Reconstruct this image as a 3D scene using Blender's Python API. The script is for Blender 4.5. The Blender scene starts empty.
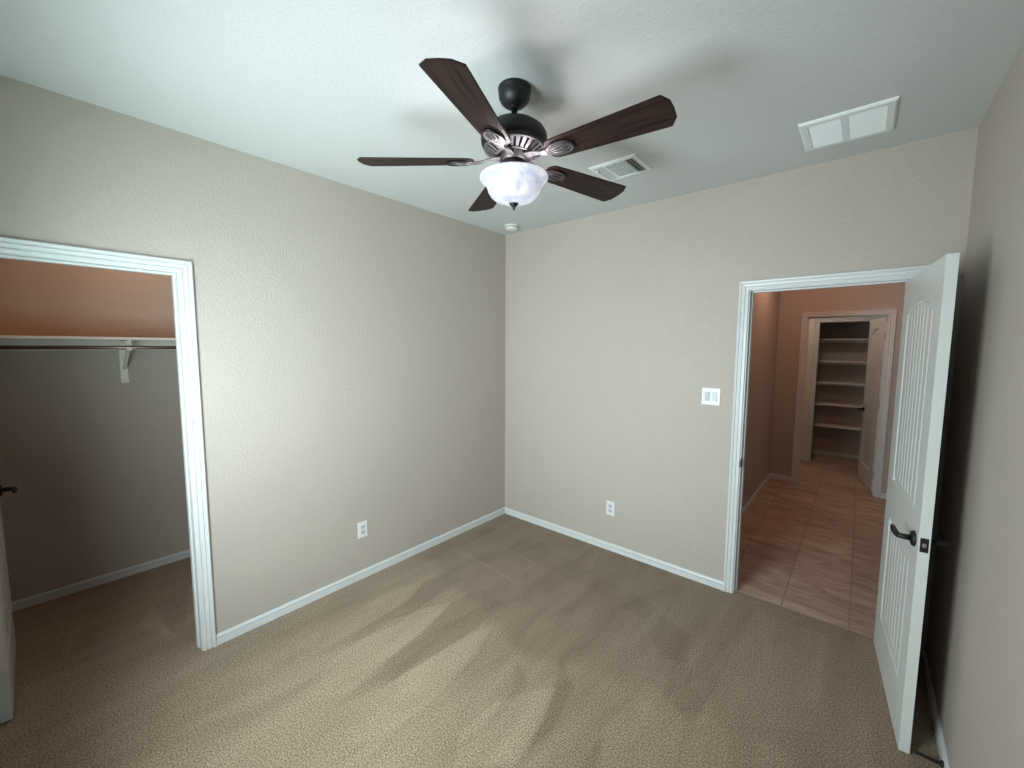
import bpy, bmesh, math, random
from mathutils import Vector, Matrix
random.seed(7)
SC = bpy.context.scene
COL = SC.collection
PI = math.pi

# ------------------------------------------------------------------ camera, world, lights, exposure
H = 2.743                      # ceiling height
W = 3.027                      # bedroom width (x), closet wall is x=0, door wall is y=0
YB = -3.32                     # window wall behind the camera
cam_data = bpy.data.cameras.new('camera')
cam_data.sensor_fit = 'HORIZONTAL'
cam_data.sensor_width = 36.0
cam_data.lens = 409.9 / 1024 * 36.0
cam_data.clip_start = 0.02
cam = bpy.data.objects.new('camera', cam_data)
COL.objects.link(cam)
PITCH, YAW, ROLL = -0.0900, 0.7053, 0.0050
fwd = Vector((-math.sin(YAW) * math.cos(PITCH), math.cos(YAW) * math.cos(PITCH), math.sin(PITCH)))
rgt = Vector((math.cos(YAW), math.sin(YAW), 0))
upv = rgt.cross(fwd)
r2 = rgt * math.cos(ROLL) + upv * math.sin(ROLL)
u2 = -rgt * math.sin(ROLL) + upv * math.cos(ROLL)
m = Matrix((r2, u2, -fwd)).transposed().to_4x4()
m.translation = Vector((2.668, -3.0286, 1.6786))
cam.matrix_world = m
SC.camera = cam

world = bpy.data.worlds.new('world')
SC.world = world
world.use_nodes = True
world.node_tree.nodes['Background'].inputs[0].default_value = (0.75, 0.88, 1.0, 1)
world.node_tree.nodes['Background'].inputs[1].default_value = 0.6

SC.view_settings.view_transform = 'Standard'
SC.view_settings.look = 'None'
SC.view_settings.gamma = 1.0
SC.view_settings.exposure = 0.13
SC.view_settings.use_curve_mapping = False


def light(name, kind, loc, energy, color, rot=(0, 0, 0), size=None, radius=0.03, spread=None):
    d = bpy.data.lights.new(name, kind)
    d.energy = energy
    d.color = color
    if kind == 'AREA':
        d.shape = 'RECTANGLE'
        d.size, d.size_y = size
        if spread: d.spread = spread
    else:
        d.shadow_soft_size = radius
    o = bpy.data.objects.new(name, d)
    o.location = loc
    o.rotation_euler = rot
    COL.objects.link(o)
    return o


WX0, WX1, WZ0, WZ1 = 0.80, 1.95, 0.60, 2.00     # bedroom window opening
light('window_daylight', 'AREA', ((WX0 + WX1) / 2, YB + 0.006, (WZ0 + WZ1) / 2), 74, (0.82, 0.97, 1.0),
      (PI / 2, 0, math.radians(9)), (WX1 - WX0 - .1, WZ1 - WZ0 - .1), spread=math.radians(146))
light('window_ground_bounce', 'AREA', (WX0 + .32, YB + 0.012, (WZ0 + WZ1) / 2), 8.5, (0.72, 1.0, 0.98),
      (PI / 2 + math.radians(40), 0, math.radians(52)), (.5, WZ1 - WZ0 - .1), spread=math.radians(108))
light('closet_lamp', 'POINT', (-.85, -2.45, 2.60), 6.5, (1.0, 0.45, 0.22), radius=0.08)
light('hall_lamp', 'POINT', (2.25, 2.0, 2.62), 12.0, (1.0, 0.54, 0.37), radius=0.1)
light('vestibule_lamp', 'POINT', (2.1, 3.55, 2.62), 10, (1.0, 0.78, 0.64), radius=0.1)


# ------------------------------------------------------------------ materials
def new_mat(name):
    mt = bpy.data.materials.new(name)
    mt.use_nodes = True
    nt = mt.node_tree
    return mt, nt, nt.nodes['Principled BSDF']


def lin(r, g, b):
    f = lambda c: (c / 255 / 12.92) if c / 255 <= 0.04045 else ((c / 255 + 0.055) / 1.055) ** 2.4
    return (f(r), f(g), f(b), 1)


def plain(name, col, rough=0.5, metal=0.0, noise=0.04, scale=8.0, bump=0.0, bscale=200, bdist=0.001):
    mt, nt, b = new_mat(name)
    N, L = nt.nodes, nt.links
    tc = N.new('ShaderNodeTexCoord')
    no = N.new('ShaderNodeTexNoise'); no.inputs['Scale'].default_value = scale; no.inputs['Detail'].default_value = 3
    L.new(tc.outputs['Object'], no.inputs['Vector'])
    mx = N.new('ShaderNodeMix'); mx.data_type = 'RGBA'
    mx.inputs[6].default_value = tuple(c * (1 - noise) for c in col[:3]) + (1,)
    mx.inputs[7].default_value = tuple(min(1, c * (1 + noise)) for c in col[:3]) + (1,)
    L.new(no.outputs['Fac'], mx.inputs[0]); L.new(mx.outputs[2], b.inputs['Base Color'])
    b.inputs['Roughness'].default_value = rough
    b.inputs['Metallic'].default_value = metal
    if bump:
        n2 = N.new('ShaderNodeTexNoise'); n2.inputs['Scale'].default_value = bscale; n2.inputs['Detail'].default_value = 2
        L.new(tc.outputs['Object'], n2.inputs['Vector'])
        bp = N.new('ShaderNodeBump'); bp.inputs['Strength'].default_value = bump; bp.inputs['Distance'].default_value = bdist
        L.new(n2.outputs['Fac'], bp.inputs['Height']); L.new(bp.outputs['Normal'], b.inputs['Normal'])
    return mt


def orange_peel(name, col, rough, scale, strength, dist, lo=0.42, hi=0.62):
    """painted, sprayed drywall texture: soft blobs"""
    mt, nt, b = new_mat(name)
    N, L = nt.nodes, nt.links
    tc = N.new('ShaderNodeTexCoord')
    no = N.new('ShaderNodeTexNoise'); no.inputs['Scale'].default_value = scale
    no.inputs['Detail'].default_value = 2.5; no.inputs['Distortion'].default_value = 0.6
    L.new(tc.outputs['Object'], no.inputs['Vector'])
    rp = N.new('ShaderNodeMapRange'); rp.interpolation_type = 'SMOOTHSTEP'
    rp.inputs['From Min'].default_value = lo; rp.inputs['From Max'].default_value = hi
    L.new(no.outputs['Fac'], rp.inputs['Value'])
    bp = N.new('ShaderNodeBump'); bp.inputs['Strength'].default_value = strength; bp.inputs['Distance'].default_value = dist
    L.new(rp.outputs['Result'], bp.inputs['Height']); L.new(bp.outputs['Normal'], b.inputs['Normal'])
    n2 = N.new('ShaderNodeTexNoise'); n2.inputs['Scale'].default_value = 1.3
    L.new(tc.outputs['Object'], n2.inputs['Vector'])
    mx = N.new('ShaderNodeMix'); mx.data_type = 'RGBA'
    mx.inputs[6].default_value = tuple(c * 0.97 for c in col[:3]) + (1,)
    mx.inputs[7].default_value = tuple(c * 1.03 for c in col[:3]) + (1,)
    L.new(n2.outputs['Fac'], mx.inputs[0]); L.new(mx.outputs[2], b.inputs['Base Color'])
    b.inputs['Roughness'].default_value = rough
    return mt


def carpet_mat():
    mt, nt, b = new_mat('carpet_pile')
    N, L = nt.nodes, nt.links
    tc = N.new('ShaderNodeTexCoord')
    at = N.new('ShaderNodeAttribute'); at.attribute_name = 'nap'
    fine = N.new('ShaderNodeTexNoise'); fine.inputs['Scale'].default_value = 150; fine.inputs['Detail'].default_value = 3
    fine.inputs['Roughness'].default_value = 0.8
    L.new(tc.outputs['Object'], fine.inputs['Vector'])
    mp = N.new('ShaderNodeMapping'); mp.inputs['Scale'].default_value = (3.2, 0.75, 1)
    L.new(tc.outputs['Object'], mp.inputs['Vector'])
    med = N.new('ShaderNodeTexNoise'); med.inputs['Scale'].default_value = 2.2; med.inputs['Detail'].default_value = 4
    med.inputs['Distortion'].default_value = 0.8
    L.new(mp.outputs['Vector'], med.inputs['Vector'])
    fr = N.new('ShaderNodeMapRange'); fr.inputs['From Min'].default_value = 0.35; fr.inputs['From Max'].default_value = 0.65
    L.new(fine.outputs['Fac'], fr.inputs['Value'])
    mr = N.new('ShaderNodeMapRange'); mr.inputs['From Min'].default_value = 0.35; mr.inputs['From Max'].default_value = 0.65
    mr.inputs['To Min'].default_value = -0.10; mr.inputs['To Max'].default_value = 0.10
    L.new(med.outputs['Fac'], mr.inputs['Value'])
    ad = N.new('ShaderNodeMath'); ad.operation = 'ADD'; ad.use_clamp = True
    L.new(at.outputs['Fac'], ad.inputs[0]); L.new(mr.outputs['Result'], ad.inputs[1])
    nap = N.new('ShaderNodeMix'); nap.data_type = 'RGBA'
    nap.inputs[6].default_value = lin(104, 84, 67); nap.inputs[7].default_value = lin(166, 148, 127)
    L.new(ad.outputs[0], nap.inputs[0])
    sp = N.new('ShaderNodeMix'); sp.data_type = 'RGBA'; sp.blend_type = 'MULTIPLY'; sp.inputs[0].default_value = 1
    g = N.new('ShaderNodeMapRange'); g.inputs['To Min'].default_value = 0.22; g.inputs['To Max'].default_value = 1.8
    L.new(fr.outputs['Result'], g.inputs['Value'])
    L.new(nap.outputs[2], sp.inputs[6]); L.new(g.outputs['Result'], sp.inputs[7])
    L.new(sp.outputs[2], b.inputs['Base Color'])
    bp = N.new('ShaderNodeBump'); bp.inputs['Strength'].default_value = 0.7; bp.inputs['Distance'].default_value = 0.004
    L.new(fine.outputs['Fac'], bp.inputs['Height']); L.new(bp.outputs['Normal'], b.inputs['Normal'])
    b.inputs['Roughness'].default_value = 0.95
    b.inputs['Specular IOR Level'].default_value = 0.1
    b.inputs['Sheen Weight'].default_value = 0.15
    return mt


def tile_mat():
    mt, nt, b = new_mat('hall_tile')
    N, L = nt.nodes, nt.links
    tc = N.new('ShaderNodeTexCoord')
    T = 0.345
    mp = N.new('ShaderNodeMapping'); mp.inputs['Location'].default_value = (-2.365 % T, -0.33 % T, 0)
    mp.vector_type = 'POINT'
    L.new(tc.outputs['Object'], mp.inputs['Vector'])
    br = N.new('ShaderNodeTexBrick'); br.offset = 0.0; br.squash = 1.0
    br.inputs['Scale'].default_value = 1.0; br.inputs['Brick Width'].default_value = T; br.inputs['Row Height'].default_value = T
    br.inputs['Mortar Size'].default_value = 0.004; br.inputs['Mortar Smooth'].default_value = 0.3
    br.inputs['Color1'].default_value = (0.35, 0.35, 0.35, 1); br.inputs['Color2'].default_value = (0.65, 0.65, 0.65, 1)
    br.inputs['Mortar'].default_value = (0, 0, 0, 1)
    L.new(mp.outputs['Vector'], br.inputs['Vector'])
    st = N.new('ShaderNodeMapping'); st.inputs['Scale'].default_value = (1.0, 3.6, 1); st.inputs['Rotation'].default_value = (0, 0, 0.2)
    L.new(tc.outputs['Object'], st.inputs['Vector'])
    n1 = N.new('ShaderNodeTexNoise'); n1.inputs['Scale'].default_value = 3.0; n1.inputs['Detail'].default_value = 6
    n1.inputs['Roughness'].default_value = 0.65; n1.inputs['Distortion'].default_value = 1.0
    L.new(st.outputs['Vector'], n1.inputs['Vector'])
    cr = N.new('ShaderNodeValToRGB'); e = cr.color_ramp.elements
    e[0].position = 0.3; e[0].color = lin(140, 117, 103); e[1].position = 0.72; e[1].color = lin(196, 177, 162)
    x = e.new(0.47); x.color = lin(168, 146, 131)
    L.new(n1.outputs['Fac'], cr.inputs['Fac'])
    vt = N.new('ShaderNodeMix'); vt.data_type = 'RGBA'; vt.blend_type = 'OVERLAY'; vt.inputs[0].default_value = 0.35
    L.new(cr.outputs['Color'], vt.inputs[6]); L.new(br.outputs['Color'], vt.inputs[7])
    gr = N.new('ShaderNodeMix'); gr.data_type = 'RGBA'
    gr.inputs[7].default_value = lin(146, 125, 111)
    L.new(br.outputs['Fac'], gr.inputs[0]); L.new(vt.outputs[2], gr.inputs[6])
    L.new(gr.outputs[2], b.inputs['Base Color'])
    bp = N.new('ShaderNodeBump'); bp.inputs['Strength'].default_value = 0.4; bp.inputs['Distance'].default_value = 0.002
    bp.invert = True
    L.new(br.outputs['Fac'], bp.inputs['Height']); L.new(bp.outputs['Normal'], b.inputs['Normal'])
    b.inputs['Roughness'].default_value = 0.55
    return mt


def wood_mat():
    mt, nt, b = new_mat('walnut_blade')
    N, L = nt.nodes, nt.links
    tc = N.new('ShaderNodeTexCoord')
    mp = N.new('ShaderNodeMapping'); mp.inputs['Scale'].default_value = (2.0, 45, 20)
    L.new(tc.outputs['Object'], mp.inputs['Vector'])
    n1 = N.new('ShaderNodeTexNoise'); n1.inputs['Scale'].default_value = 2.2; n1.inputs['Detail'].default_value = 5
    n1.inputs['Distortion'].default_value = 0.5
    L.new(mp.outputs['Vector'], n1.inputs['Vector'])
    cr = N.new('ShaderNodeValToRGB'); e = cr.color_ramp.elements
    e[0].position = 0.33; e[0].color = lin(17, 11, 10); e[1].position = 0.68; e[1].color = lin(54, 36, 32)
    L.new(n1.outputs['Fac'], cr.inputs['Fac']); L.new(cr.outputs['Color'], b.inputs['Base Color'])
    b.inputs['Roughness'].default_value = 0.5
    b.inputs['Specular IOR Level'].default_value = 0.2
    return mt


def bowl_mat():
    mt, nt, b = new_mat('alabaster_glass')
    N, L = nt.nodes, nt.links
    tc = N.new('ShaderNodeTexCoord')
    n1 = N.new('ShaderNodeTexNoise'); n1.inputs['Scale'].default_value = 9; n1.inputs['Detail'].default_value = 3
    n1.inputs['Distortion'].default_value = 1.5
    L.new(tc.outputs['Object'], n1.inputs['Vector'])
    cr = N.new('ShaderNodeValToRGB'); e = cr.color_ramp.elements
    e[0].position = 0.38; e[0].color = (0.52, 0.56, 0.74, 1); e[1].position = 0.62; e[1].color = (1.0, 1.0, 1.0, 1)
    L.new(n1.outputs['Fac'], cr.inputs['Fac'])
    b.inputs['Base Color'].default_value = (0.26, 0.26, 0.30, 1)
    b.inputs['Roughness'].default_value = 0.25
    L.new(cr.outputs['Color'], b.inputs['Emission Color'])
    b.inputs['Emission Strength'].default_value = 0.60
    return mt


PAINT = lin(176, 166, 157)
M = {
    'wall': orange_peel('wall_paint', PAINT, 0.55, 84, 0.34, 0.0026),
    'wall_pale': orange_peel('pale_wall_paint', lin(214, 203, 188), 0.55, 84, 0.3, 0.0026),
    'ceiling': orange_peel('ceiling_paint', lin(196, 198, 197), 0.75, 78, 0.25, 0.0025),
    'trim': plain('trim_paint', lin(207, 209, 209), 0.38, noise=0.015, scale=3),
    'door': plain('door_paint', lin(204, 206, 204), 0.38, noise=0.015, scale=3),
    'carpet': carpet_mat(),
    'tile': tile_mat(),
    'blade': wood_mat(),
    'black': plain('black_metal', lin(8, 8, 9), 0.5, 0.0, noise=0.1, scale=20),
    'bronze': plain('dark_bronze', lin(8, 7, 7), 0.45, 0.1, noise=0.1, scale=20),
    'pewter': plain('brushed_pewter', lin(96, 93, 95), 0.42, 0.7, noise=0.12, scale=40),
    'steel': plain('brushed_steel', lin(170, 168, 160), 0.3, 0.9, noise=0.05, scale=60),
    'plastic': plain('white_plastic', lin(218, 218, 217), 0.35, noise=0.01),
    'greyplastic': plain('rocker_plastic', lin(186, 189, 194), 0.35, noise=0.01),
    'slot': plain('dark_slot', lin(30, 30, 32), 0.6),
    'grille': plain('grille_enamel', lin(222, 226, 226), 0.45, noise=0.01),
    'shelf': plain('shelf_paint', lin(226, 222, 214), 0.5, noise=0.02),
    'rod': plain('rod_metal', lin(130, 116, 104), 0.35, 0.85, noise=0.05),
    'bowl': bowl_mat(),
    'rubber': plain('black_rubber', lin(18, 18, 18), 0.7),
}
gm, gnt, gb = new_mat('window_glass')
gb.inputs['Transmission Weight'].default_value = 1.0
gb.inputs['Roughness'].default_value = 0.0
gb.inputs['Base Color'].default_value = (0.95, 0.98, 1, 1)
M['glass'] = gm


# ------------------------------------------------------------------ mesh helpers
def box(bm, x0, x1, y0, y1, z0, z1, bevel=0.0, seg=2, mat=None):
    t = bmesh.new()
    vs = [t.verts.new((x, y, z)) for x in (x0, x1) for y in (y0, y1) for z in (z0, z1)]
    for f in ((0, 1, 3, 2), (4, 6, 7, 5), (0, 4, 5, 1), (2, 3, 7, 6), (0, 2, 6, 4), (1, 5, 7, 3)):
        t.faces.new([vs[i] for i in f])
    bmesh.ops.recalc_face_normals(t, faces=t.faces)
    if bevel:
        bmesh.ops.bevel(t, geom=list(t.edges), offset=bevel, segments=seg, profile=0.5, affect='EDGES')
    merge(bm, t, mat)


def merge(bm, t, mat=None):
    if mat is not None:
        bmesh.ops.transform(t, matrix=mat, verts=t.verts)
    mp = {v: bm.verts.new(v.co) for v in t.verts}
    for f in t.faces:
        try:
            nf = bm.faces.new([mp[v] for v in f.verts]); nf.smooth = f.smooth
        except ValueError:
            pass
    t.free()


def lathe(bm, prof, seg=48, mat=None, smooth=True, closed=False):
    """prof: list of (r, z)"""
    t = bmesh.new()
    rings = []
    for r, z in prof:
        if r < 1e-6:
            rings.append([t.verts.new((0, 0, z))])
        else:
            rings.append([t.verts.new((r * math.cos(2 * PI * i / seg), r * math.sin(2 * PI * i / seg), z)) for i in range(seg)])
    pairs = list(zip(rings, rings[1:]))
    if closed: pairs.append((rings[-1], rings[0]))
    for a, b in pairs:
        for i in range(seg):
            j = (i + 1) % seg
            if len(a) == 1 and len(b) == 1: continue
            if len(a) == 1: f = t.faces.new((a[0], b[i], b[j]))
            elif len(b) == 1: f = t.faces.new((a[i], b[0], a[j]))
            else: f = t.faces.new((a[i], b[i], b[j], a[j]))
            f.smooth = smooth
    bmesh.ops.recalc_face_normals(t, faces=t.faces)
    merge(bm, t, mat)


def tube(bm, pts, rad, seg=12, caps=True):
    pts = [Vector(p) for p in pts]
    if not isinstance(rad, (list, tuple)): rad = [rad] * len(pts)
    t = bmesh.new()
    rings = []
    prev = None
    for i, p in enumerate(pts):
        a = pts[max(0, i - 1)]; b = pts[min(len(pts) - 1, i + 1)]
        d = (b - a).normalized()
        if prev is None:
            ref = Vector((0, 0, 1)) if abs(d.z) < 0.9 else Vector((1, 0, 0))
            n = d.cross(ref).normalized()
        else:
            n = (prev - d * prev.dot(d)).normalized()
        prev = n
        bb = d.cross(n)
        rings.append([t.verts.new(p + (n * math.cos(2 * PI * k / seg) + bb * math.sin(2 * PI * k / seg)) * rad[i]) for k in range(seg)])
    for a, b in zip(rings, rings[1:]):
        for k in range(seg):
            f = t.faces.new((a[k], a[(k + 1) % seg], b[(k + 1) % seg], b[k])); f.smooth = True
    if caps:
        t.faces.new(rings[0]); t.faces.new(rings[-1])
    bmesh.ops.recalc_face_normals(t, faces=t.faces)
    merge(bm, t)


def prism(bm, outline, z0, z1, mat=None, bevel=0.0):
    t = bmesh.new()
    lo = [t.verts.new((x, y, z0)) for x, y in outline]
    hi = [t.verts.new((x, y, z1)) for x, y in outline]
    n = len(outline)
    t.faces.new(lo[::-1]); t.faces.new(hi)
    for i in range(n):
        t.faces.new((lo[i], lo[(i + 1) % n], hi[(i + 1) % n], hi[i]))
    bmesh.ops.recalc_face_normals(t, faces=t.faces)
    if bevel:
        es = [e for e in t.edges if abs(e.verts[0].co.z - e.verts[1].co.z) < 1e-9]
        bmesh.ops.bevel(t, geom=es, offset=bevel, segments=2, profile=0.5, affect='EDGES')
    merge(bm, t, mat)


def sweep(bm, prof, path, out, nrm, flip=False):
    """sweep an (a, b) moulding profile along path; per-vertex 'out' vectors carry the mitre; nrm is the wall normal"""
    t = bmesh.new()
    rings = []
    for p, o in zip(path, out):
        p, o = Vector(p), Vector(o)
        rings.append([t.verts.new(p + o * a + Vector(nrm) * b) for a, b in prof])
    n = len(prof)
    for A, B in zip(rings, rings[1:]):
        for i in range(n):
            j = (i + 1) % n
            t.faces.new((A[i], A[j], B[j], B[i]))
    t.faces.new(rings[0]); t.faces.new(rings[-1])
    bmesh.ops.recalc_face_normals(t, faces=t.faces)
    merge(bm, t)


def obj(name, bm, mat, parent=None, loc=(0, 0, 0), rot=(0, 0, 0)):
    me = bpy.data.meshes.new(name)
    bm.normal_update()
    bm.to_mesh(me); bm.free()
    me.materials.append(M[mat] if isinstance(mat, str) else mat)
    o = bpy.data.objects.new(name, me)
    COL.objects.link(o)
    o.location = loc; o.rotation_euler = rot
    if parent: o.parent = parent
    return o


def empty(name, loc, rz=0.0):
    o = bpy.data.objects.new(name, None)
    o.empty_display_size = 0.1
    o.location = loc; o.rotation_euler = (0, 0, rz)
    COL.objects.link(o)
    return o


def tag(o, label=None, cat=None, group=None, kind=None):
    if label: o['label'] = label
    if cat: o['category'] = cat
    if group: o['group'] = group
    if kind: o['kind'] = kind
    return o


def struct(name, boxes, mat, label, cat):
    bm = bmesh.new()
    for b in boxes: box(bm, *b)
    return tag(obj(name, bm, mat), label, cat, kind='structure')


# ------------------------------------------------------------------ room shell
DX0, DX1, DH = 2.097, 2.884, 2.046            # bedroom door opening (jamb faces)
CY0, CY1 = -3.262, -2.518                     # closet opening (jamb faces)
HX0, HX1, HYW = 2.141, 2.866, 3.13            # opening in the far wall of the hall
HDH = 2.052
PX0, PX1, PYW = 2.175, 2.86, 4.45             # linen closet opening
J = 0.019
BACKX = -1.32
struct('ceiling', [(-1.45, 3.75, YB - .12, 5.25, H, H + .06)], 'ceiling', 'white textured ceiling over the bedroom and hall', 'ceiling')
struct('wall_left', [(-.115, 0, CY1 + J, 0, -.02, H), (-.115, 0, YB, CY0 - J, -.02, H), (-.115, 0, CY0 - J, CY1 + J, DH + J, H)], 'wall',
       'greige textured wall with the closet opening', 'wall')
struct('wall_back', [(-1.45, DX0 - J, 0, .115, -.02, H), (DX1 + J, 3.75, 0, .115, -.02, H), (DX0 - J, DX1 + J, 0, .115, DH + J, H)], 'wall',
       'greige wall with light switch and bedroom doorway', 'wall')
struct('wall_right', [(W, W + .115, YB, 0, -.02, H)], 'wall', 'greige wall behind the open white door', 'wall')
struct('wall_front', [(-1.45, WX0, YB - .115, YB, -.02, H), (WX1, W + .115, YB - .115, YB, -.02, H),
                      (WX0, WX1, YB - .115, YB, -.02, WZ0), (WX0, WX1, YB - .115, YB, WZ1, H)], 'wall',
       'greige window wall facing the bedroom doorway', 'wall')
struct('wall_closet_back', [(BACKX - .1, BACKX, YB, 0, -.02, H)], 'wall', 'greige rear wall inside the closet', 'wall')
struct('wall_closet_side', [(BACKX, -.115, -1.5, -1.4, -.02, H)], 'wall', 'greige side wall inside the closet', 'wall')
struct('wall_hall_left', [(1.74, 1.84, .115, HYW + .05, -.02, H)], 'wall', 'left wall of the hall glowing warm orange', 'wall')
struct('wall_hall_back', [(1.3, HX0 - J, HYW, HYW + .115, -.02, H), (HX1 + J, 3.75, HYW, HYW + .115, -.02, H),
                          (HX0 - J, HX1 + J, HYW, HYW + .115, HDH + J, H)], 'wall', 'far hall wall around the second doorway', 'wall')
struct('wall_hall_right', [(3.12, 3.22, .115, HYW, -.02, H)], 'wall', 'right wall of the hall', 'wall')
struct('wall_linen_front', [(1.3, PX0 - J, PYW, PYW + .115, -.02, H), (PX1 + J, 3.75, PYW, PYW + .115, -.02, H),
                            (PX0 - J, PX1 + J, PYW, PYW + .115, HDH + J, H)], 'wall_pale', 'pale wall beside the linen closet opening', 'wall')
struct('wall_linen_back', [(1.9, 3.3, 5.08, 5.18, -.02, H)], 'wall', 'rear wall of the linen closet', 'wall')
struct('wall_linen_left', [(1.9, 2.0, PYW + .115, 5.08, -.02, H)], 'wall', 'left side wall of the linen closet', 'wall')
struct('wall_linen_right', [(3.2, 3.3, PYW + .115, 5.08, -.02, H)], 'wall', 'right side wall of the linen closet', 'wall')
struct('wall_vestibule_left', [(1.2, 1.3, HYW, 5.18, -.02, H)], 'wall', 'left wall of the vestibule', 'wall')
struct('wall_vestibule_right', [(3.65, 3.75, HYW + .115, PYW, -.02, H)], 'wall', 'right wall of the vestibule', 'wall')
struct('floor_hall', [(1.2, 3.75, .045, 5.25, -.05, -.004)], 'tile', 'brown streaked square floor tiles in the hall', 'floor')

# carpet: a fine grid carrying the vacuum marks of the pile
def crease(pts, w):
    up = [(x, y + w * (0.3 + 0.7 * math.sin(PI * (i + .5) / len(pts)))) for i, (x, y) in enumerate(pts)]
    return up + [(x, y - w * 0.5) for x, y in reversed(pts)]


NAP = [
    (0.2, crease([(.118, -.848), (.3, -.838), (.46, -.843), (.62, -.852), (.77, -.868), (.90, -.888)], .010)),
    (0.14, crease([(.307, -.545), (.47, -.552), (.636, -.571), (.8, -.583), (.964, -.596)], .009)),
    (0.12, crease([(.443, -.228), (.66, -.230), (.87, -.239), (1.19, -.288)], .009)),
    (-0.12, [(.02, -.53), (1.3, -.60), (1.75, -.66), (1.75, -.50), (1.0, -.36), (.02, -.33)]),
    (-0.12, [(1.8, -.55), (2.0, -.62), (2.06, -.86), (1.95, -.90), (1.82, -.78)]),
    (-0.10, [(2.12, -.08), (2.24, -.10), (2.16, -.9), (2.08, -1.05), (2.10, -.5)]),
    (0.10, [(2.25, -.12), (2.62, -.10), (2.6, -.9), (2.2, -1.2)]),
    (0.12, [(1.95, -1.1), (2.15, -1.2), (2.2, -1.45), (2.0, -1.7), (1.9, -1.5)]),
    (0.26, [(0.704, -1.336), (0.793, -1.597), (0.809, -1.774), (0.832, -1.958), (0.863, -2.125), (0.814, -2.255), (0.699, -2.296), (0.598, -2.052), (0.555, -1.71), (0.63, -1.47)]),
    (0.24, [(1.064, -1.308), (1.169, -1.56), (1.206, -1.799), (1.217, -1.95), (1.19, -2.138), (1.103, -2.304), (1.007, -2.342), (1.003, -2.2), (0.966, -1.975), (0.993, -1.673), (1.024, -1.433)]),
    (0.12, [(0.374, -1.299), (0.466, -1.52), (0.485, -1.747), (0.48, -2.038), (0.406, -2.218), (0.315, -2.14), (0.34, -1.848), (0.29, -1.569)]),
    (0.2, [(1.619, -1.443), (1.673, -1.623), (1.703, -1.853), (1.529, -2.035), (1.434, -1.928), (1.443, -1.713), (1.542, -1.54)]),
    (-0.2, [(0.711, -1.308), (0.76, -1.10), (0.99, -1.10), (1.011, -1.453), (0.993, -1.673), (0.971, -1.955), (0.916, -2.153), (0.91, -2.398), (0.884, -2.137), (0.855, -1.972), (0.795, -1.683)]),
    (-0.2, [(0.374, -1.299), (0.42, -1.10), (0.55, -1.10), (0.622, -1.699), (0.518, -2.121), (0.502, -2.501), (0.496, -2.214), (0.497, -1.807), (0.483, -1.516)]),
    (-0.16, [(1.356, -1.436), (1.463, -1.609), (1.485, -1.785), (1.474, -2.007), (1.525, -1.826), (1.499, -1.516)]),
    (-0.22, [(1.523, -1.254), (1.682, -1.389), (1.733, -1.647), (1.709, -1.783), (1.628, -1.496)]),
    (-0.13, [(0.24, -1.30), (0.181, -1.843), (0.165, -2.2), (0.19, -2.75), (0.235, -2.4), (0.264, -2.1), (0.286, -1.6)]),
    (-0.12, [(0.976, -1.249), (1.057, -1.228), (1.2, -1.606), (1.213, -1.854), (1.22, -1.974), (1.188, -1.784), (1.14, -1.547)]),
    (-0.22, [(1.903, -1.571), (1.924, -1.507), (1.956, -1.668), (1.909, -1.708)]),
    (0.22, [(-.35, -2.52), (-.32, -2.50), (-.80, -2.38), (-.86, -2.40)]),
    (0.22, [(-.30, -2.60), (-.24, -2.58), (-.52, -2.72), (-.75, -2.62)]),
    (0.16, [(-.55, -3.02), (-.50, -3.00), (-.80, -2.93), (-.90, -2.95)]),
]


def poly_sd(px, py, poly):
    inside = False; best = 1e9; n = len(poly)
    for i in range(n):
        x1, y1 = poly[i]; x2, y2 = poly[(i + 1) % n]
        if (y1 > py) != (y2 > py) and px < (x2 - x1) * (py - y1) / (y2 - y1) + x1: inside = not inside
        dx, dy = x2 - x1, y2 - y1
        tt = max(0, min(1, ((px - x1) * dx + (py - y1) * dy) / (dx * dx + dy * dy + 1e-12)))
        d = math.hypot(px - x1 - tt * dx, py - y1 - tt * dy)
        if d < best: best = d
    return best if inside else -best


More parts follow.
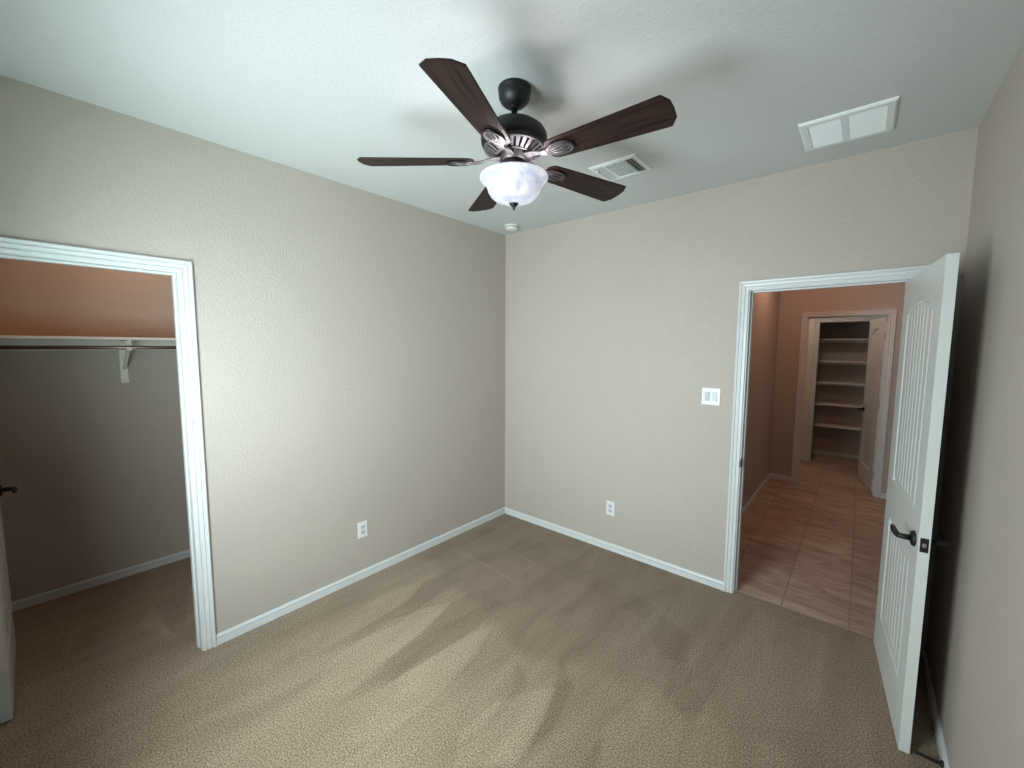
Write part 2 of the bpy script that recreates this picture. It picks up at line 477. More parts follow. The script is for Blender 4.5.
def carpet():
    x0, x1, y0, y1, st = -1.42, W + .115, YB - .115, .045, 0.01
    nx, ny = int(round((x1 - x0) / st)), int(round((y1 - y0) / st))
    boxes = [(s, p, min(a for a, _ in p) - .05, max(a for a, _ in p) + .05, min(b for _, b in p) - .05, max(b for _, b in p) + .05) for s, p in NAP]
    verts, vals = [], []
    for j in range(ny + 1):
        for i in range(nx + 1):
            x = x0 + (x1 - x0) * i / nx; y = y0 + (y1 - y0) * j / ny
            v = 0.5
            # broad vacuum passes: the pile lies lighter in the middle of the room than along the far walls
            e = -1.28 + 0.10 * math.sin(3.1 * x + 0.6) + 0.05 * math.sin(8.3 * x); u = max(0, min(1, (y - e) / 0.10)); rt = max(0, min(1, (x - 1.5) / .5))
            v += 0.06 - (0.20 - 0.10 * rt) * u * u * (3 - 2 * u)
            for s, p, ax, bx, ay, by in boxes:
                if ax < x < bx and ay < y < by:
                    d = poly_sd(x, y, p)
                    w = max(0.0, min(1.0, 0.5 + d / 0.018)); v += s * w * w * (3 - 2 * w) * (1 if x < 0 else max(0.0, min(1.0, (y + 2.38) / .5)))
            verts.append((x, y, 0.0)); vals.append(max(v, .30))
    faces = [(j * (nx + 1) + i, j * (nx + 1) + i + 1, (j + 1) * (nx + 1) + i + 1, (j + 1) * (nx + 1) + i) for j in range(ny) for i in range(nx)]
    me = bpy.data.meshes.new('floor')
    me.from_pydata(verts, [], faces)
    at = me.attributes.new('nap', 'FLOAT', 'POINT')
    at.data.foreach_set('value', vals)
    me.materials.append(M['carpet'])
    o = bpy.data.objects.new('floor', me); COL.objects.link(o)
    return tag(o, 'taupe bedroom carpet with vacuum marks', 'floor', kind='structure')


carpet()

# ------------------------------------------------------------------ trim
CAS = [(0, 0), (0, .009), (.004, .0115), (.013, .0115), (.016, .006), (.0185, .006), (.022, .012), (.034, .014), (.037, .0085), (.0395, .0085), (.043, .016), (.052, .018), (.057, .014), (.057, 0)]
BASE = [(0, 0), (0, .013), (.0355, .013), (.0375, .002), (.0435, .002), (.046, .012), (.056, .008), (.060, .003), (.060, 0)]


def baseboard(name, p0, p1, nrm, label):
    bm = bmesh.new()
    sweep(bm, BASE, [p0, p1], [(0, 0, 1), (0, 0, 1)], nrm)
    return tag(obj(name, bm, 'trim'), label, 'baseboard', kind='structure')


baseboard('baseboard_left', (0, CY1 + .063, 0), (0, 0, 0), (1, 0, 0), 'white baseboard under the closet wall')
baseboard('baseboard_back', (.0, 0, 0), (DX0 - .063, 0, 0), (0, -1, 0), 'white baseboard under the light switch wall')
baseboard('baseboard_right', (W, YB, 0), (W, 0, 0), (-1, 0, 0), 'white baseboard behind the open bedroom door')
baseboard('baseboard_closet', (BACKX, YB, 0), (BACKX, -1.5, 0), (1, 0, 0), 'white baseboard at the back of the closet')
baseboard('baseboard_hall_left', (1.84, .115, -.004), (1.84, HYW, -.004), (1, 0, 0), 'baseboard along the left wall of the hall')
baseboard('baseboard_hall_back', (1.84, HYW, -.004), (HX0 - .063, HYW, -.004), (0, -1, 0), 'short baseboard left of the far hall doorway')
baseboard('baseboard_hall_end', (HX1 + .063, HYW, -.004), (3.12, HYW, -.004), (0, -1, 0), 'short baseboard right of the far hall doorway')
baseboard('baseboard_linen', (1.3, PYW, -.004), (PX0 - .063, PYW, -.004), (0, -1, 0), 'baseboard left of the linen closet')
baseboard('baseboard_linen_back', (2.0, 5.08, -.004), (3.2, 5.08, -.004), (0, -1, 0), 'baseboard at the rear of the linen closet')


def opening(name, a0, a1, head, axis, face, nrm, thick, label, z0=0.0, both=False, stop_at=None):
    """door lining: jamb + casing round an opening; axis 'x' or 'y' runs along the wall, face is the room-side plane, nrm its outward sign"""
    root = empty(name, (0, 0, 0)); tag(root, label, 'door frame', kind='structure')

    def P(a, d, z): return (a, d, z) if axis == 'x' else (d, a, z)

    def V(a, z): return (a, 0, z) if axis == 'x' else (0, a, z)
    nv = (0, nrm, 0) if axis == 'x' else (nrm, 0, 0)
    bm = bmesh.new()
    lo, hi = sorted((face, face - nrm * thick))
    for (p, q, za, zb) in ((a0 - J, a0, z0, head + J), (a1, a1 + J, z0, head + J), (a0, a1, head, head + J)):
        if axis == 'x': box(bm, p, q, lo, hi, za, zb)
        else: box(bm, lo, hi, p, q, za, zb)
    obj('jamb', bm, 'trim', root)
    for side in ((1, -1) if both else (1,)):
        fc = face if side == 1 else face - nrm * thick
        n2 = Vector(nv) * side
        r = .006
        bm = bmesh.new()
        path = [P(a0 - r, fc, z0), P(a0 - r, fc, head + r), P(a1 + r, fc, head + r), P(a1 + r, fc, z0)]
        out = [V(-1, 0), V(-1, 1), V(1, 1), V(1, 0)]
        sweep(bm, CAS, path, out, n2)
        obj('casing', bm, 'trim', root)
    if stop_at is not None:
        bm = bmesh.new()
        s0, s1 = sorted(stop_at)
        for (p, q, za, zb) in ((a0, a0 + .010, z0, head), (a1 - .010, a1, z0, head), (a0 + .010, a1 - .010, head - .010, head)):
            if axis == 'x': box(bm, p, q, s0, s1, za, zb, .002)
            else: box(bm, s0, s1, p, q, za, zb, .002)
        obj('door_stop', bm, 'trim', root)
    return root


f1 = opening('trim_1', DX0, DX1, DH, 'x', 0.0, -1, .115, 'white door frame of the bedroom doorway', stop_at=(.037, .072))
f2 = opening('trim_2', CY0, CY1, DH, 'y', 0.0, 1, .115, 'white door frame of the closet opening', stop_at=(-.078, -.043))
f3 = opening('trim_3', HX0, HX1, HDH, 'x', HYW, -1, .115, 'door frame in the far wall of the hall', z0=-.004, both=False, stop_at=(HYW + .045, HYW + .078))
f4 = opening('trim_4', PX0, PX1, HDH, 'x', PYW, -1, .115, 'pale frame of the linen closet', z0=-.004)
# strike plate let into the left jamb of the bedroom doorway
bm = bmesh.new(); box(bm, DX0 - .001, DX0 + .002, -.006, .024, .885, .943, .001)
box(bm, DX0 - .002, DX0 + .006, -.016, -.001, .893, .935, .0015)
sp = obj('strike_plate', bm, 'black', f1); sp['label'] = 'black strike plate'

# window behind the camera (the daylight comes in through it)
wn = empty('window_1', ((WX0 + WX1) / 2, YB - .06, WZ0)); tag(wn, 'white framed bedroom window', 'window', kind='structure')
hw, hh = (WX1 - WX0) / 2, WZ1 - WZ0
bm = bmesh.new()
for b in ((-hw, -hw + .05, -.03, .03, 0, hh), (hw - .05, hw, -.03, .03, 0, hh), (-hw + .05, hw - .05, -.03, .03, 0, .05), (-hw + .05, hw - .05, -.03, .03, hh - .05, hh),
          (-hw + .05, hw - .05, -.02, .02, hh / 2 - .02, hh / 2 + .02)): box(bm, *b, .004)
obj('window_frame', bm, 'trim', wn)
bm = bmesh.new(); box(bm, -hw + .04, hw - .04, -.004, .0, .04, hh - .04); obj('window_pane', bm, 'glass', wn)
bm = bmesh.new(); box(bm, -hw - .04, hw + .04, .03, .10, -.02, .005, .004); obj('window_sill', bm, 'trim', wn)


# ------------------------------------------------------------------ doors
def slab_face(bm, w, h, panels, grooves, side_y, sgn):
    """one face of a moulded two-panel door: y = side_y plane, recess goes along sgn*+y"""
    t = bmesh.new()

    def v(u, z, d=0.0): return t.verts.new((u, side_y + sgn * d, z))
    NA = 14

    def loop(u0, u1, zb, zt, rise, ins, d):
        a, b = u0 + ins, u1 - ins
        pts = [(a, zb + ins), (b, zb + ins)]
        um, hwid = (u0 + u1) / 2, (u1 - u0) / 2
        for i in range(NA + 1):
            u = b + (a - b) * i / NA
            s = (u - um) / hwid
            z = zt - ins + (rise * (1 - s * s) if rise else 0)
            pts.append((u, z))
        return [v(x, z, d) for x, z in pts]

    # stiles and rails
    (u0, u1, zb1, zt1, r1), (_, _, zb2, zt2, r2) = panels      # upper, lower
    um, hwid = (u0 + u1) / 2, (u1 - u0) / 2
    for poly in ([(0, 0), (u0, 0), (u0, h), (0, h)], [(u1, 0), (w, 0), (w, h), (u1, h)], [(u0, 0), (u1, 0), (u1, zb2), (u0, zb2)],
                 [(u0, zt2), (u1, zt2), (u1, zb1), (u0, zb1)]):
        t.faces.new([v(a, b) for a, b in poly])
    for i in range(NA):
        ua, ub = u1 + (u0 - u1) * i / NA, u1 + (u0 - u1) * (i + 1) / NA
        za, zb = [zt1 + r1 * (1 - ((x - um) / hwid) ** 2) for x in (ua, ub)]
        t.faces.new([v(ua, za), v(ua, h), v(ub, h), v(ub, zb)])
    for (pu0, pu1, zb, zt, rise) in panels:
        loops = [loop(pu0, pu1, zb, zt, rise, a, d) for a, d in ((0, 0), (.003, .0015), (.010, .0115), (.017, .0115), (.025, .0020), (.034, .0025))]
        for A, B in zip(loops, loops[1:]):
            n = len(A)
            for i in range(n):
                t.faces.new((A[i], A[(i + 1) % n], B[(i + 1) % n], B[i]))
        # field with plank grooves
        ins = .034
        a, b = pu0 + ins, pu1 - ins
        us = [(a, .0025)]
        if grooves:
            for k in range(1, grooves):
                c = a + (b - a) * k / grooves
                us += [(c - .006, .0025), (c - .0015, .0085), (c + .0015, .0085), (c + .006, .0025)]
        us += [(b, .0025)]
        if not grooves: us = [(a + (b - a) * i / 12, .0025) for i in range(13)]
        um2, hw2 = (pu0 + pu1) / 2, (pu1 - pu0) / 2

        def top(u): return zt - ins + (rise * (1 - ((u - um2) / hw2) ** 2) if rise else 0)
        # sample so that the arch stays smooth
        for (ua, da), (ub, db) in zip(us, us[1:]):
            k = max(1, int((ub - ua) / .02))
            for i in range(k):
                x0, x1 = ua + (ub - ua) * i / k, ua + (ub - ua) * (i + 1) / k
                d0, d1 = da + (db - da) * i / k, da + (db - da) * (i + 1) / k
                t.faces.new([v(x0, zb + ins, d0), v(x1, zb + ins, d1), v(x1, top(x1), d1), v(x0, top(x0), d0)])
    bmesh.ops.remove_doubles(t, verts=t.verts, dist=1e-5)
    bmesh.ops.recalc_face_normals(t, faces=t.faces)
    # make the face look outwards (-sgn y)
    s = sum(f.normal.y * f.calc_area() for f in t.faces)
    if s * sgn > 0: bmesh.ops.reverse_faces(t, faces=t.faces)
    merge(bm, t)


def lever(root, x, z, face_y, sgn, toward=-1, lever_name='lever_handle'):
    """lever on a round rose; sgn: direction in which it stands off the face (local y)"""
    bm = bmesh.new()
    R = Matrix.Translation((x, face_y, z)) @ Matrix.Rotation(-sgn * PI / 2, 4, 'X')
    lathe(bm, [(0, 0), (.031, 0), (.032, .004), (.030, .010), (.022, .013), (.013, .015), (0.0, .015)], 32, R)
    hd = obj(lever_name, bm, 'black', root); hd['label'] = 'black lever handle with round rose'
    bm = bmesh.new()
    y = face_y
    pts = [(x, y + sgn * .012, z), (x, y + sgn * .040, z), (x + toward * .006, y + sgn * .050, z), (x + toward * .022, y + sgn * .055, z + .001),
           (x + toward * .050, y + sgn * .056, z + .002), (x + toward * .080, y + sgn * .056, z + .003), (x + toward * .098, y + sgn * .055, z + .003)]
    tube(bm, pts, [.012, .011, .0115, .0115, .011, .010, .0085], 14)
    obj('lever', bm, 'black', hd)


def knuckle_hinge(root, z, y, x=-.004, leaf=True):
    bm = bmesh.new()
    lathe(bm, [(0, -.048), (.004, -.047), (.0062, -.044), (.0062, .044), (.004, .047), (0, .048)], 16, Matrix.Translation((x, y, z)))
    if leaf: box(bm, x, x + .004, y - .033 if y > .02 else y, y if y > .02 else y + .033, z - .044, z + .044, .001)
    h = obj('hinge', bm, 'black', root); h['label'] = 'black butt hinge'


def door(name, loc, rz, w, label, grooves, hinge_y, lever_side, panels=None):
    root = empty(name, loc, rz); tag(root, label, 'door', kind='structure')
    T, Hd = .035, 2.032
    panels = panels or ((.135, w - .128, .985, 1.848, .062), (.135, w - .128, .222, .785, 0.0))
    bm = bmesh.new()
    slab_face(bm, w, Hd, panels, grooves, 0.0, 1)
    slab_face(bm, w, Hd, panels, grooves, T, -1)
    for f in ([(0, 0, 0), (0, T, 0), (0, T, Hd), (0, 0, Hd)], [(w, 0, 0), (w, 0, Hd), (w, T, Hd), (w, T, 0)],
              [(0, 0, 0), (w, 0, 0), (w, T, 0), (0, T, 0)], [(0, 0, Hd), (0, T, Hd), (w, T, Hd), (w, 0, Hd)]):
        bm.faces.new([bm.verts.new(p) for p in f])
    bmesh.ops.remove_doubles(bm, verts=bm.verts, dist=1e-5)
    obj('door_slab', bm, 'door', root)
    zl = .897
    lever(root, w - .062, zl, 0.0, -1)
    lever(root, w - .062, zl, T, 1)
    bm = bmesh.new(); box(bm, w - .001, w + .0015, T / 2 - .0125, T / 2 + .0125, zl - .029, zl + .029, .002)
    lp = obj('latch_plate', bm, 'black', root); lp['label'] = 'black latch plate'
    bm = bmesh.new(); box(bm, w + .001, w + .006, T / 2 - .006, T / 2 + .006, zl - .008, zl + .008, .002)
    obj('latch_bolt', bm, 'steel', lp)
    for z in (.20, 1.02, 1.82): knuckle_hinge(root, z, hinge_y, leaf=name != 'door_2')
    return root


A1, B1 = Vector((2.820, .012)), Vector((2.8860, -.773))
ang1 = math.atan2(B1.y - A1.y, B1.x - A1.x)
d1 = door('door_1', (A1.x, A1.y, .003), ang1, .786, 'white panelled bedroom door with black lever standing open', 7, .040, 0)
d2 = door('door_2', (-.122, -3.183, .012), PI, .70, 'white closet door standing open at the left edge', 7, .041, 0)
A3, B3 = Vector((2.846, 3.253)), Vector((2.716, 4.0))
e3 = (B3 - A3).normalized()
n3 = Vector((-e3.y, e3.x))
o3 = A3 - n3 * .035
d3 = door('door_3', (o3.x, o3.y, .008), math.atan2(e3.y, e3.x), .735, 'white panelled door open beyond the hall', 0, -.005, 0)

# ------------------------------------------------------------------ spring door stop on the right baseboard
ds = empty('spring_door_stop', (W - .0135, -.783, .036)); tag(ds, 'black spring door stop on the baseboard behind the bedroom door', 'door stop')
bm = bmesh.new()
lathe(bm, [(0, 0), (.013, 0), (.013, .004), (.009, .009), (0, .009)], 20, Matrix.Rotation(-PI / 2, 4, 'Y'))
obj('base', bm, 'black', ds)
bm = bmesh.new()
hel = []
for i in range(0, 14 * 16 + 1):
    a = 2 * PI * i / 16; s = i / (14 * 16)
    rr = .0062 - .0015 * s
    hel.append((-.008 - .064 * s, rr * math.cos(a), rr * math.sin(a)))
tube(bm, hel, .0019, 6)
obj('spring', bm, 'black', ds)
bm = bmesh.new()
lathe(bm, [(0, .070), (.0065, .070), (.0075, .074), (.007, .084), (.004, .0865), (0, .0865)], 16, Matrix.Rotation(-PI / 2, 4, 'Y'))
obj('tip', bm, 'rubber', ds)

# ------------------------------------------------------------------ ceiling fan with light
FC = (1.508, -1.660)
fan = empty('ceiling_fan', (FC[0], FC[1], H)); tag(fan, 'black ceiling fan with five dark wood blades and a white glass bowl light', 'ceiling fan')


def Z(z): return z - H


bm = bmesh.new()
lathe(bm, [(0, Z(2.743)), (.066, Z(2.743)), (.068, Z(2.739)), (.068, Z(2.730)), (.0655, Z(2.727)), (.066, Z(2.716)), (.064, Z(2.702)), (.057, Z(2.688)), (.045, Z(2.676)), (.031, Z(2.668)), (.022, Z(2.665)), (.020, Z(2.660)), (0, Z(2.660))], 48)
obj('canopy', bm, 'black', fan)
bm = bmesh.new()
lathe(bm, [(0, Z(2.69)), (.0125, Z(2.69)), (.0125, Z(2.612)), (.022, Z(2.609)), (.024, Z(2.590)), (0, Z(2.590))], 24)
obj('downrod', bm, 'black', fan)
bm = bmesh.new()
lathe(bm, [(0, Z(2.604)), (.040, Z(2.604)), (.075, Z(2.600)), (.104, Z(2.589)), (.125, Z(2.573)), (.136, Z(2.555)), (.139, Z(2.538)), (.138, Z(2.524)), (.133, Z(2.512)), (.126, Z(2.507)), (.120, Z(2.507)), (.078, Z(2.498)), (.078, Z(2.480)), (.060, Z(2.476)), (.060, Z(2.452)), (0, Z(2.452))], 64)
mh = obj('motor_housing', bm, 'bronze', fan)
bm = bmesh.new()       # slotted pewter vent cone under the motor
NS = 26
for k in range(NS):
    a = 2 * PI * k / NS
    t = bmesh.new()
    pts = []
    for r, z, hwid in ((.074, Z(2.480), .0048), (.122, Z(2.505), .0088)):
        for s in (-1, 1):
            for dz in (0, -.005):
                pts.append(t.verts.new((r, s * hwid, z + dz)))
    for f in ((0, 1, 3, 2), (4, 6, 7, 5), (0, 4, 5, 1), (2, 3, 7, 6), (0, 2, 6, 4), (1, 5, 7, 3)): t.faces.new([pts[i] for i in f])
    bmesh.ops.recalc_face_normals(t, faces=t.faces)
    merge(bm, t, Matrix.Rotation(a, 4, 'Z'))
lathe(bm, [(.117, Z(2.507)), (.127, Z(2.507)), (.127, Z(2.499)), (.119, Z(2.497))], 64, closed=True)
lathe(bm, [(.068, Z(2.482)), (.080, Z(2.482)), (.080, Z(2.474)), (.068, Z(2.474))], 64, closed=True)
vr = obj('vent_ring', bm, 'pewter', mh); vr['label'] = 'slotted pewter vent ring'
bm = bmesh.new()
lathe(bm, [(0, Z(2.453)), (.046, Z(2.453)), (.049, Z(2.447)), (.049, Z(2.422)), (.045, Z(2.418)), (.050, Z(2.413)), (.051, Z(2.402)), (.048, Z(2.396)), (.012, Z(2.394)), (.006, Z(2.390)), (.006, Z(2.285)), (0, Z(2.285))], 48)
obj('switch_housing', bm, 'bronze', fan)
bm = bmesh.new()
outer = [(.1415, Z(2.391)), (.1435, Z(2.387)), (.1425, Z(2.381)), (.137, Z(2.374)), (.127, Z(2.366)), (.118, Z(2.355)), (.1125, Z(2.342)), (.108, Z(2.328)), (.098, Z(2.312)), (.082, Z(2.299)), (.058, Z(2.289)), (.030, Z(2.283)), (.008, Z(2.281))]
inner = [(max(.008, r - .004), z + .004) for r, z in outer][::-1]
lathe(bm, outer + inner[:-1] + [(.139, Z(2.3915))], 64, closed=True)
gb_ = obj('light_bowl', bm, 'bowl', fan); gb_['label'] = 'lit white alabaster glass bowl'
bm = bmesh.new()
lathe(bm, [(0, Z(2.292)), (.012, Z(2.290)), (.0185, Z(2.284)), (.019, Z(2.279)), (.015, Z(2.275)), (.009, Z(2.269)), (.005, Z(2.263)), (.0055, Z(2.259)), (.003, Z(2.255)), (0, Z(2.254))], 24)
obj('finial', bm, 'bronze', fan)


def blade_outline():
    r0, r1 = .165, .646
    pts = [(r0, -.030), (r0 + .012, -.047), (r0 + .03, -.054), (r0 + .08, -.057), (r1 - .075, -.072), (r1 - .022, -.074), (r1, -.040), (r1 + .003, 0.0),
           (r1, .040), (r1 - .022, .074), (r1 - .075, .072), (r0 + .08, .057), (r0 + .03, .054), (r0 + .012, .047), (r0, .030)]
    return pts


PH = math.radians(291.58)
pitch = math.radians(12)
bm = bmesh.new()
prism(bm, blade_outline(), -.003, .003, bevel=.0012)
b0 = obj('blade', bm, 'blade', fan)
bm = bmesh.new()       # blade iron: arm from the motor, oval medallion under the blade root
rp = Matrix.Rotation(pitch, 4, 'X')
N = 32
ov = [(.222 + .058 * math.cos(2 * PI * i / N), .036 * math.sin(2 * PI * i / N)) for i in range(N)]
prism(bm, ov, -.009, -.0032, bevel=.0018)
for s in (-1, 0, 1):
    tube(bm, [(.185, s * .008, -.0095), (.215, s * .016, -.0105), (.255, s * .018, -.0095)], .0022, 8)
prism(bm, [(.150, -.013), (.150, .013), (.190, .026), (.215, .033), (.215, -.033), (.190, -.026)], -.008, -.0032, bevel=.001)
sec = [(.050, .012), (.085, .012), (.115, .006), (.140, -.003), (.165, -.006)]
t = bmesh.new(); rings = []
for i, (r, z) in enumerate(sec):
    wd = (.018, .013, .011, .012, .017)[i]
    rings.append([t.verts.new((r, y, zz)) for y, zz in ((-wd, z - .004), (wd, z - .004), (wd, z + .004), (-wd, z + .004))])
for a, b in zip(rings, rings[1:]):
    for i in range(4): t.faces.new((a[i], a[(i + 1) % 4], b[(i + 1) % 4], b[i]))
t.faces.new(rings[0]); t.faces.new(rings[-1])
bmesh.ops.recalc_face_normals(t, faces=t.faces)
bmesh.ops.bevel(t, geom=list(t.edges), offset=.0015, segments=1, affect='EDGES')
merge(bm, t)
i0 = obj('blade_iron', bm, 'pewter', b0)
i0['label'] = 'pewter blade iron with oval medallion'
bm = bmesh.new()       # dark raised rim round the outer end of the medallion
arc = [(.222 + .0585 * math.cos(a), .0365 * math.sin(a), -.0075) for a in [math.radians(d) for d in range(-125, 126, 10)]]
tube(bm, arc, [.0015 + .0038 * math.sin(PI * i / (len(arc) - 1)) for i in range(len(arc))], 8)
r0_ = obj('medallion_rim', bm, 'bronze', b0)
for k in range(5):
    b = b0 if k == 0 else b0.copy()
    if k:
        COL.objects.link(b); b.parent = fan
        ic = i0.copy(); COL.objects.link(ic); ic.parent = b
        rc_ = r0_.copy(); COL.objects.link(rc_); rc_.parent = b
    b.location = (0, 0, Z(2.452))
    # +t edge lower: roll about the blade's own axis, then turn to its place
    b.rotation_euler = (-pitch, 0, PH + k * 2 * PI / 5)
for k in range(3):
    a = 2 * PI * k / 3 + 0.4
    light('fan_bulb', 'POINT', (FC[0] + .078 * math.cos(a), FC[1] + .078 * math.sin(a), 2.362), 1.7, (1.0, 0.93, 0.91), radius=0.022)

# ------------------------------------------------------------------ ceiling register (supply air) and return grille
# supply register: three-way louvres
sx0, sx1, sy0, sy1 = 1.356, 1.650, -.800, -.545
rg = empty('ceiling_air_register', ((sx0 + sx1) / 2, (sy0 + sy1) / 2, H)); tag(rg, 'small white louvred air register on the ceiling beside the fan blades', 'air vent')
hx, hy = (sx1 - sx0) / 2, (sy1 - sy0) / 2


def frame_ring(bm, hx, hy, wdt, z0, z1, bev=.002):
    """raised rectangular frame with a sloping rim, hanging from z0 down to z1"""
    t = bmesh.new()
    loops = []
    for (ins, z) in ((0, z0), (.002, z0 - (z0 - z1) * .5), (.010, z1), (wdt, z1), (wdt, z0)):
        loops.append([t.verts.new((sx * (hx - ins), sy * (hy - ins), z)) for sx, sy in ((-1, -1), (1, -1), (1, 1), (-1, 1))])
    for A, B in zip(loops, loops[1:]):
        for i in range(4): t.faces.new((A[i], A[(i + 1) % 4], B[(i + 1) % 4], B[i]))
    bmesh.ops.recalc_face_normals(t, faces=t.faces)
    merge(bm, t)


bm = bmesh.new(); frame_ring(bm, hx, hy, .026, 0, -.010)
for x in (-.058, .062): box(bm, x - .004, x + .004, -hy + .026, hy - .026, -.010, -.001, .001)
obj('frame', bm, 'grille', rg)
bm = bmesh.new(); box(bm, -hx + .02, hx - .02, -hy + .02, hy - .02, -.0015, -.0005); obj('duct_backing', bm, 'slot', rg)
bm = bmesh.new()
for k in range(13):
    y = -hy + .034 + k * (2 * hy - .066) / 12.2
    box(bm, -.054, .058, -.0012, .0012, -.0120, .0120, mat=Matrix.Translation((0, y, -.0075)) @ Matrix.Rotation(math.radians(-68), 4, 'X'))
lv = obj('centre_louvres', bm, 'grille', rg)
for sgn, xs in ((-1, (-.108, -.092, -.076)), (1, (.078, .096, .112))):
    bm = bmesh.new()
    for x in xs:
        box(bm, -.0012, .0012, -hy + .027, hy - .027, -.0085, .0085, mat=Matrix.Translation((x, 0, -.0075)) @ Matrix.Rotation(-sgn * math.radians(40), 4, 'Y'))
    obj('side_louvres', bm, 'grille', rg)
bm = bmesh.new(); box(bm, -.112, -.104, -.085, -.078, -.026, -.008, .001); box(bm, -.114, -.102, -.087, -.076, -.028, -.022, .001)
obj('damper_lever', bm, 'grille', rg)

# return grille: frame with two fine-louvred panels
gx0, gx1, gy0, gy1 = 2.366, 2.722, -.579, -.240
gr = empty('ceiling_return_grille', ((gx0 + gx1) / 2, (gy0 + gy1) / 2, H)); tag(gr, 'larger white return air grille with two panels on the ceiling above the doorway', 'air vent')
hx, hy = (gx1 - gx0) / 2, (gy1 - gy0) / 2
bm = bmesh.new(); frame_ring(bm, hx, hy, .036, 0, -.012)
box(bm, -.020, .008, -hy + .03, hy - .03, -.0115, -.0005, .001)
obj('frame', bm, 'grille', gr)
for (a, b) in ((-hx + .036, -.020), (.008, hx - .036)):
    bm = bmesh.new()
    box(bm, a, b, -hy + .034, hy - .034, -.0025, -.0005)
    n = 24
    for k in range(n):
        y = -hy + .040 + k * (2 * hy - .080) / (n - 1)
        box(bm, a, b, -.0008, .0008, -.007, .007, mat=Matrix.Translation((0, y, -.0062)) @ Matrix.Rotation(math.radians(58), 4, 'X'))
    obj('louvre_panel', bm, 'grille', gr)

# smoke detector
sd = empty('smoke_detector', (.250, -.205, H)); tag(sd, 'small round white smoke detector on the ceiling in the far corner', 'smoke detector')
bm = bmesh.new(); lathe(bm, [(0, 0), (.064, 0), (.064, -.010), (.060, -.013), (0, -.013)], 40); obj('base', bm, 'plastic', sd)
bm = bmesh.new(); lathe(bm, [(0, -.012), (.057, -.012), (.057, -.024), (.050, -.034), (.030, -.039), (0, -.040)], 40)
cv = obj('cover', bm, 'plastic', sd)
bm = bmesh.new()
for k in range(20):
    a = 2 * PI * k / 20
    box(bm, .0562, .0578, -.005, .005, -.022, -.016, mat=Matrix.Rotation(a, 4, 'Z'))
obj('vent_slots', bm, 'slot', cv)


# ------------------------------------------------------------------ outlets and switch (local: wall plane y=0, facing -y)
def outlet(loc, rz, label):
    r = empty('wall_outlet', loc, rz); tag(r, label, 'outlet')
    bm = bmesh.new(); box(bm, -.0375, .0375, -.006, 0, -.059, .059, .0025); obj('cover_plate', bm, 'plastic', r)
    for z in (-.0195, .0195):
        bm = bmesh.new()
        pts = []
        for i in range(28):
            a = 2 * PI * i / 28
            pts.append((.0172 * math.cos(a), max(-.0135, min(.0135, .0172 * math.sin(a)))))
        prism(bm, pts, 0, .003, Matrix.Translation((0, -.0055, z)) @ Matrix.Rotation(PI / 2, 4, 'X'), bevel=.0006)
        rc = obj('receptacle', bm, 'greyplastic', r)
        bm = bmesh.new()
        box(bm, -.0075, -.0050, -.0089, -.0084, z - .001, z + .0075)
        box(bm, .0050, .0072, -.0089, -.0084, z, z + .0068)
        lathe(bm, [(0, 0), (.0026, 0), (.0026, .0005), (0, .0005)], 12, Matrix.Translation((0, -.0084, z - .0065)) @ Matrix.Rotation(PI / 2, 4, 'X'))
        obj('slots', bm, 'slot', rc)
    bm = bmesh.new(); lathe(bm, [(0, 0), (.0030, 0), (.0026, .0012), (0, .0015)], 14, Matrix.Translation((0, -.006, 0)) @ Matrix.Rotation(PI / 2, 4, 'X'))
    obj('screw', bm, 'steel', r)
    return r


outlet((0.0, -1.553, .3625), PI / 2, 'white wall outlet low on the wall that has the closet opening')
outlet((1.166, 0.0, .357), 0, 'white wall outlet low on the doorway wall, lower and left of the light switch')

sw = empty('light_switch', (1.893, 0, 1.346)); tag(sw, 'white double rocker light switch beside the bedroom doorway', 'light switch')
bm = bmesh.new(); box(bm, -.059, .059, -.006, 0, -.059, .059, .0025); obj('cover_plate', bm, 'plastic', sw)
for x, tilt in ((-.023, 6), (.023, -6)):
    bm = bmesh.new(); box(bm, x - .0175, x + .0175, -.0075, -.0055, -.0345, .0345, .0006)
    bz = obj('rocker_frame', bm, 'plastic', sw)
    bm = bmesh.new()
    box(bm, -.0155, .0155, -.004, .003, -.031, .031, .0012, mat=Matrix.Translation((x, -.0075, 0)) @ Matrix.Rotation(math.radians(tilt), 4, 'X'))
    obj('rocker', bm, 'greyplastic', sw)
for x in (-.023, .023):
    for z in (-.048, .048):
        bm = bmesh.new(); lathe(bm, [(0, 0), (.003, 0), (.0026, .001), (0, .0013)], 12, Matrix.Translation((x, -.006, z)) @ Matrix.Rotation(PI / 2, 4, 'X'))
        obj('screw', bm, 'greyplastic', sw)

# ------------------------------------------------------------------ closet fittings
SX = -.985                                   # front edge of the closet shelf
sh = empty('closet_shelf', (BACKX, -2.4, 1.712)); tag(sh, 'long white shelf across the closet back wall above the hanging rod', 'shelf')
bm = bmesh.new(); box(bm, 0.0, SX - BACKX, YB + 2.4, .9, 0, .018, .002); obj('shelf_board', bm, 'shelf', sh)
bm = bmesh.new(); box(bm, 0.0, .018, YB + 2.4, .9, -.070, 0, .002); obj('cleat', bm, 'shelf', sh)
rod = empty('closet_rod', (-1.025, -2.4, 1.662)); tag(rod, 'dark metal hanging rod under the closet shelf', 'closet rod')
bm = bmesh.new(); tube(bm, [(0, YB + 2.4, 0), (0, .9, 0)], .0120, 20); obj('rod', bm, 'rod', rod)
by = -2.600
bk = empty('shelf_bracket', (BACKX, by, 1.712)); tag(bk, 'white bracket holding the closet shelf and hanging rod', 'shelf bracket')
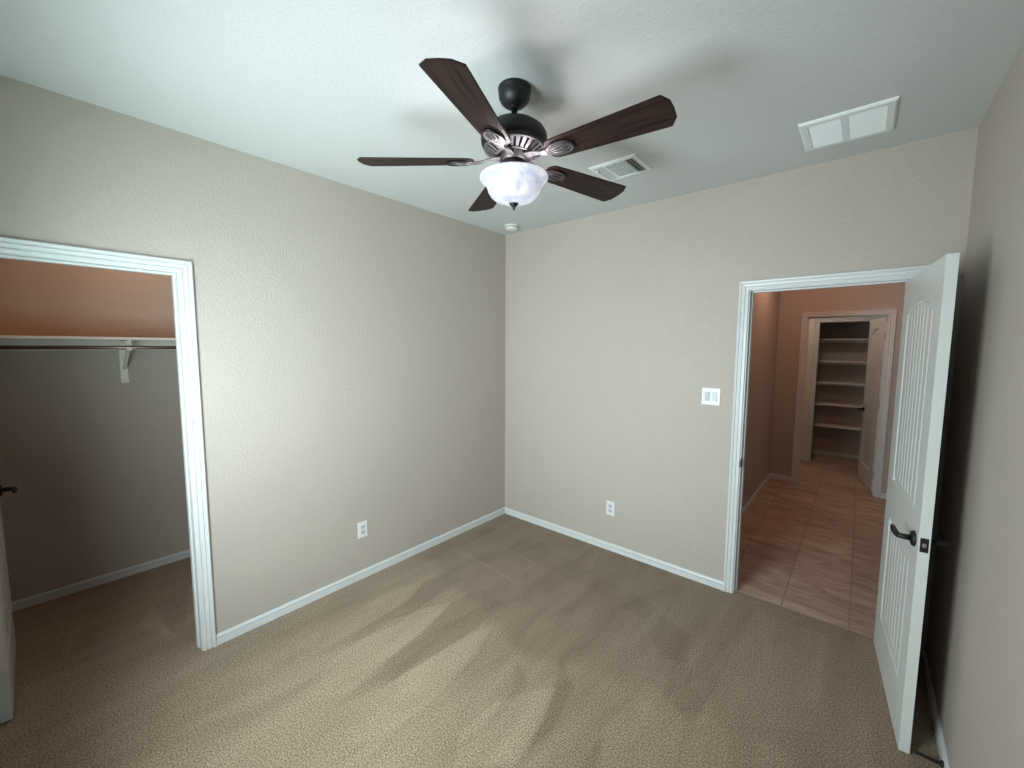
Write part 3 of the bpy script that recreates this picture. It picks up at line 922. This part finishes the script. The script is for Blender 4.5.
bm = bmesh.new(); box(bm, .0005, .006, -.020, .020, -.300, -.071, .001); box(bm, .0185, .024, -.020, .020, -.071, -.001, .001)
for z in (-.11, -.20, -.28): lathe(bm, [(0, 0), (.005, 0), (.004, .002), (0, .003)], 12, Matrix.Translation((.006, 0, z)) @ Matrix.Rotation(PI / 2, 4, 'Y'))
obj('wall_plate', bm, 'shelf', bk)
bm = bmesh.new(); box(bm, .019, .320, -.012, .012, -.0065, -.0005, .001); obj('shelf_arm', bm, 'shelf', bk)
bm = bmesh.new()
brace = [(.005, -.200), (.06, -.178), (.14, -.125), (.22, -.082), (.262, -.066)]
for s in (-1,):
    t = bmesh.new(); rg_ = []
    for i, (x, z) in enumerate(brace):
        a = brace[max(0, i - 1)]; b = brace[min(len(brace) - 1, i + 1)]
        dx, dz = b[0] - a[0], b[1] - a[1]; l = math.hypot(dx, dz); nx, nz = -dz / l * .007, dx / l * .007
        rg_.append([t.verts.new(p) for p in ((x + nx, -.009, z + nz), (x + nx, .009, z + nz), (x - nx, .009, z - nz), (x - nx, -.009, z - nz))])
    for A, B in zip(rg_, rg_[1:]):
        for i in range(4): t.faces.new((A[i], A[(i + 1) % 4], B[(i + 1) % 4], B[i]))
    t.faces.new(rg_[0]); t.faces.new(rg_[-1])
    bmesh.ops.recalc_face_normals(t, faces=t.faces); merge(bm, t)
obj('brace', bm, 'shelf', bk)
bm = bmesh.new()       # hook round the rod
cx, cz, rr = .295, -.050, .0185
arc = [(.285, 0, -.005), (.272, 0, -.018)] + [(cx + rr * math.cos(a), 0, cz + rr * math.sin(a)) for a in [math.radians(d) for d in range(160, 372, 14)]]
t = bmesh.new(); rg_ = []
for i, p in enumerate(arc):
    a = arc[max(0, i - 1)]; b = arc[min(len(arc) - 1, i + 1)]
    dx, dz = b[0] - a[0], b[2] - a[2]; l = math.hypot(dx, dz); nx, nz = -dz / l * .002, dx / l * .002
    rg_.append([t.verts.new(q) for q in ((p[0] + nx, -.014, p[2] + nz), (p[0] + nx, .014, p[2] + nz), (p[0] - nx, .014, p[2] - nz), (p[0] - nx, -.014, p[2] - nz))])
for A, B in zip(rg_, rg_[1:]):
    for i in range(4): t.faces.new((A[i], A[(i + 1) % 4], B[(i + 1) % 4], B[i]))
t.faces.new(rg_[0]); t.faces.new(rg_[-1])
bmesh.ops.recalc_face_normals(t, faces=t.faces); merge(bm, t)
obj('rod_hook', bm, 'shelf', bk)

# ------------------------------------------------------------------ linen closet shelves
ordn = ['topmost white shelf in the linen closet beyond the hall', 'second white linen closet shelf from the top', 'middle one of the five white linen closet shelves',
        'fourth white linen closet shelf from the top', 'lowest white shelf in the linen closet beyond the hall']
for k, z in enumerate((1.825, 1.492, 1.165, .838, .502)):
    r = empty('linen_shelf', (2.6, 5.08, z)); tag(r, ordn[k], 'shelf', 'linen closet shelves')
    bm = bmesh.new(); box(bm, -.6, .6, -.30, 0, -.018, 0, .002); obj('shelf_board', bm, 'shelf', r)
    bm = bmesh.new(); box(bm, -.6, .6, -.018, 0, -.060, -.018, .002); obj('cleat', bm, 'shelf', r)
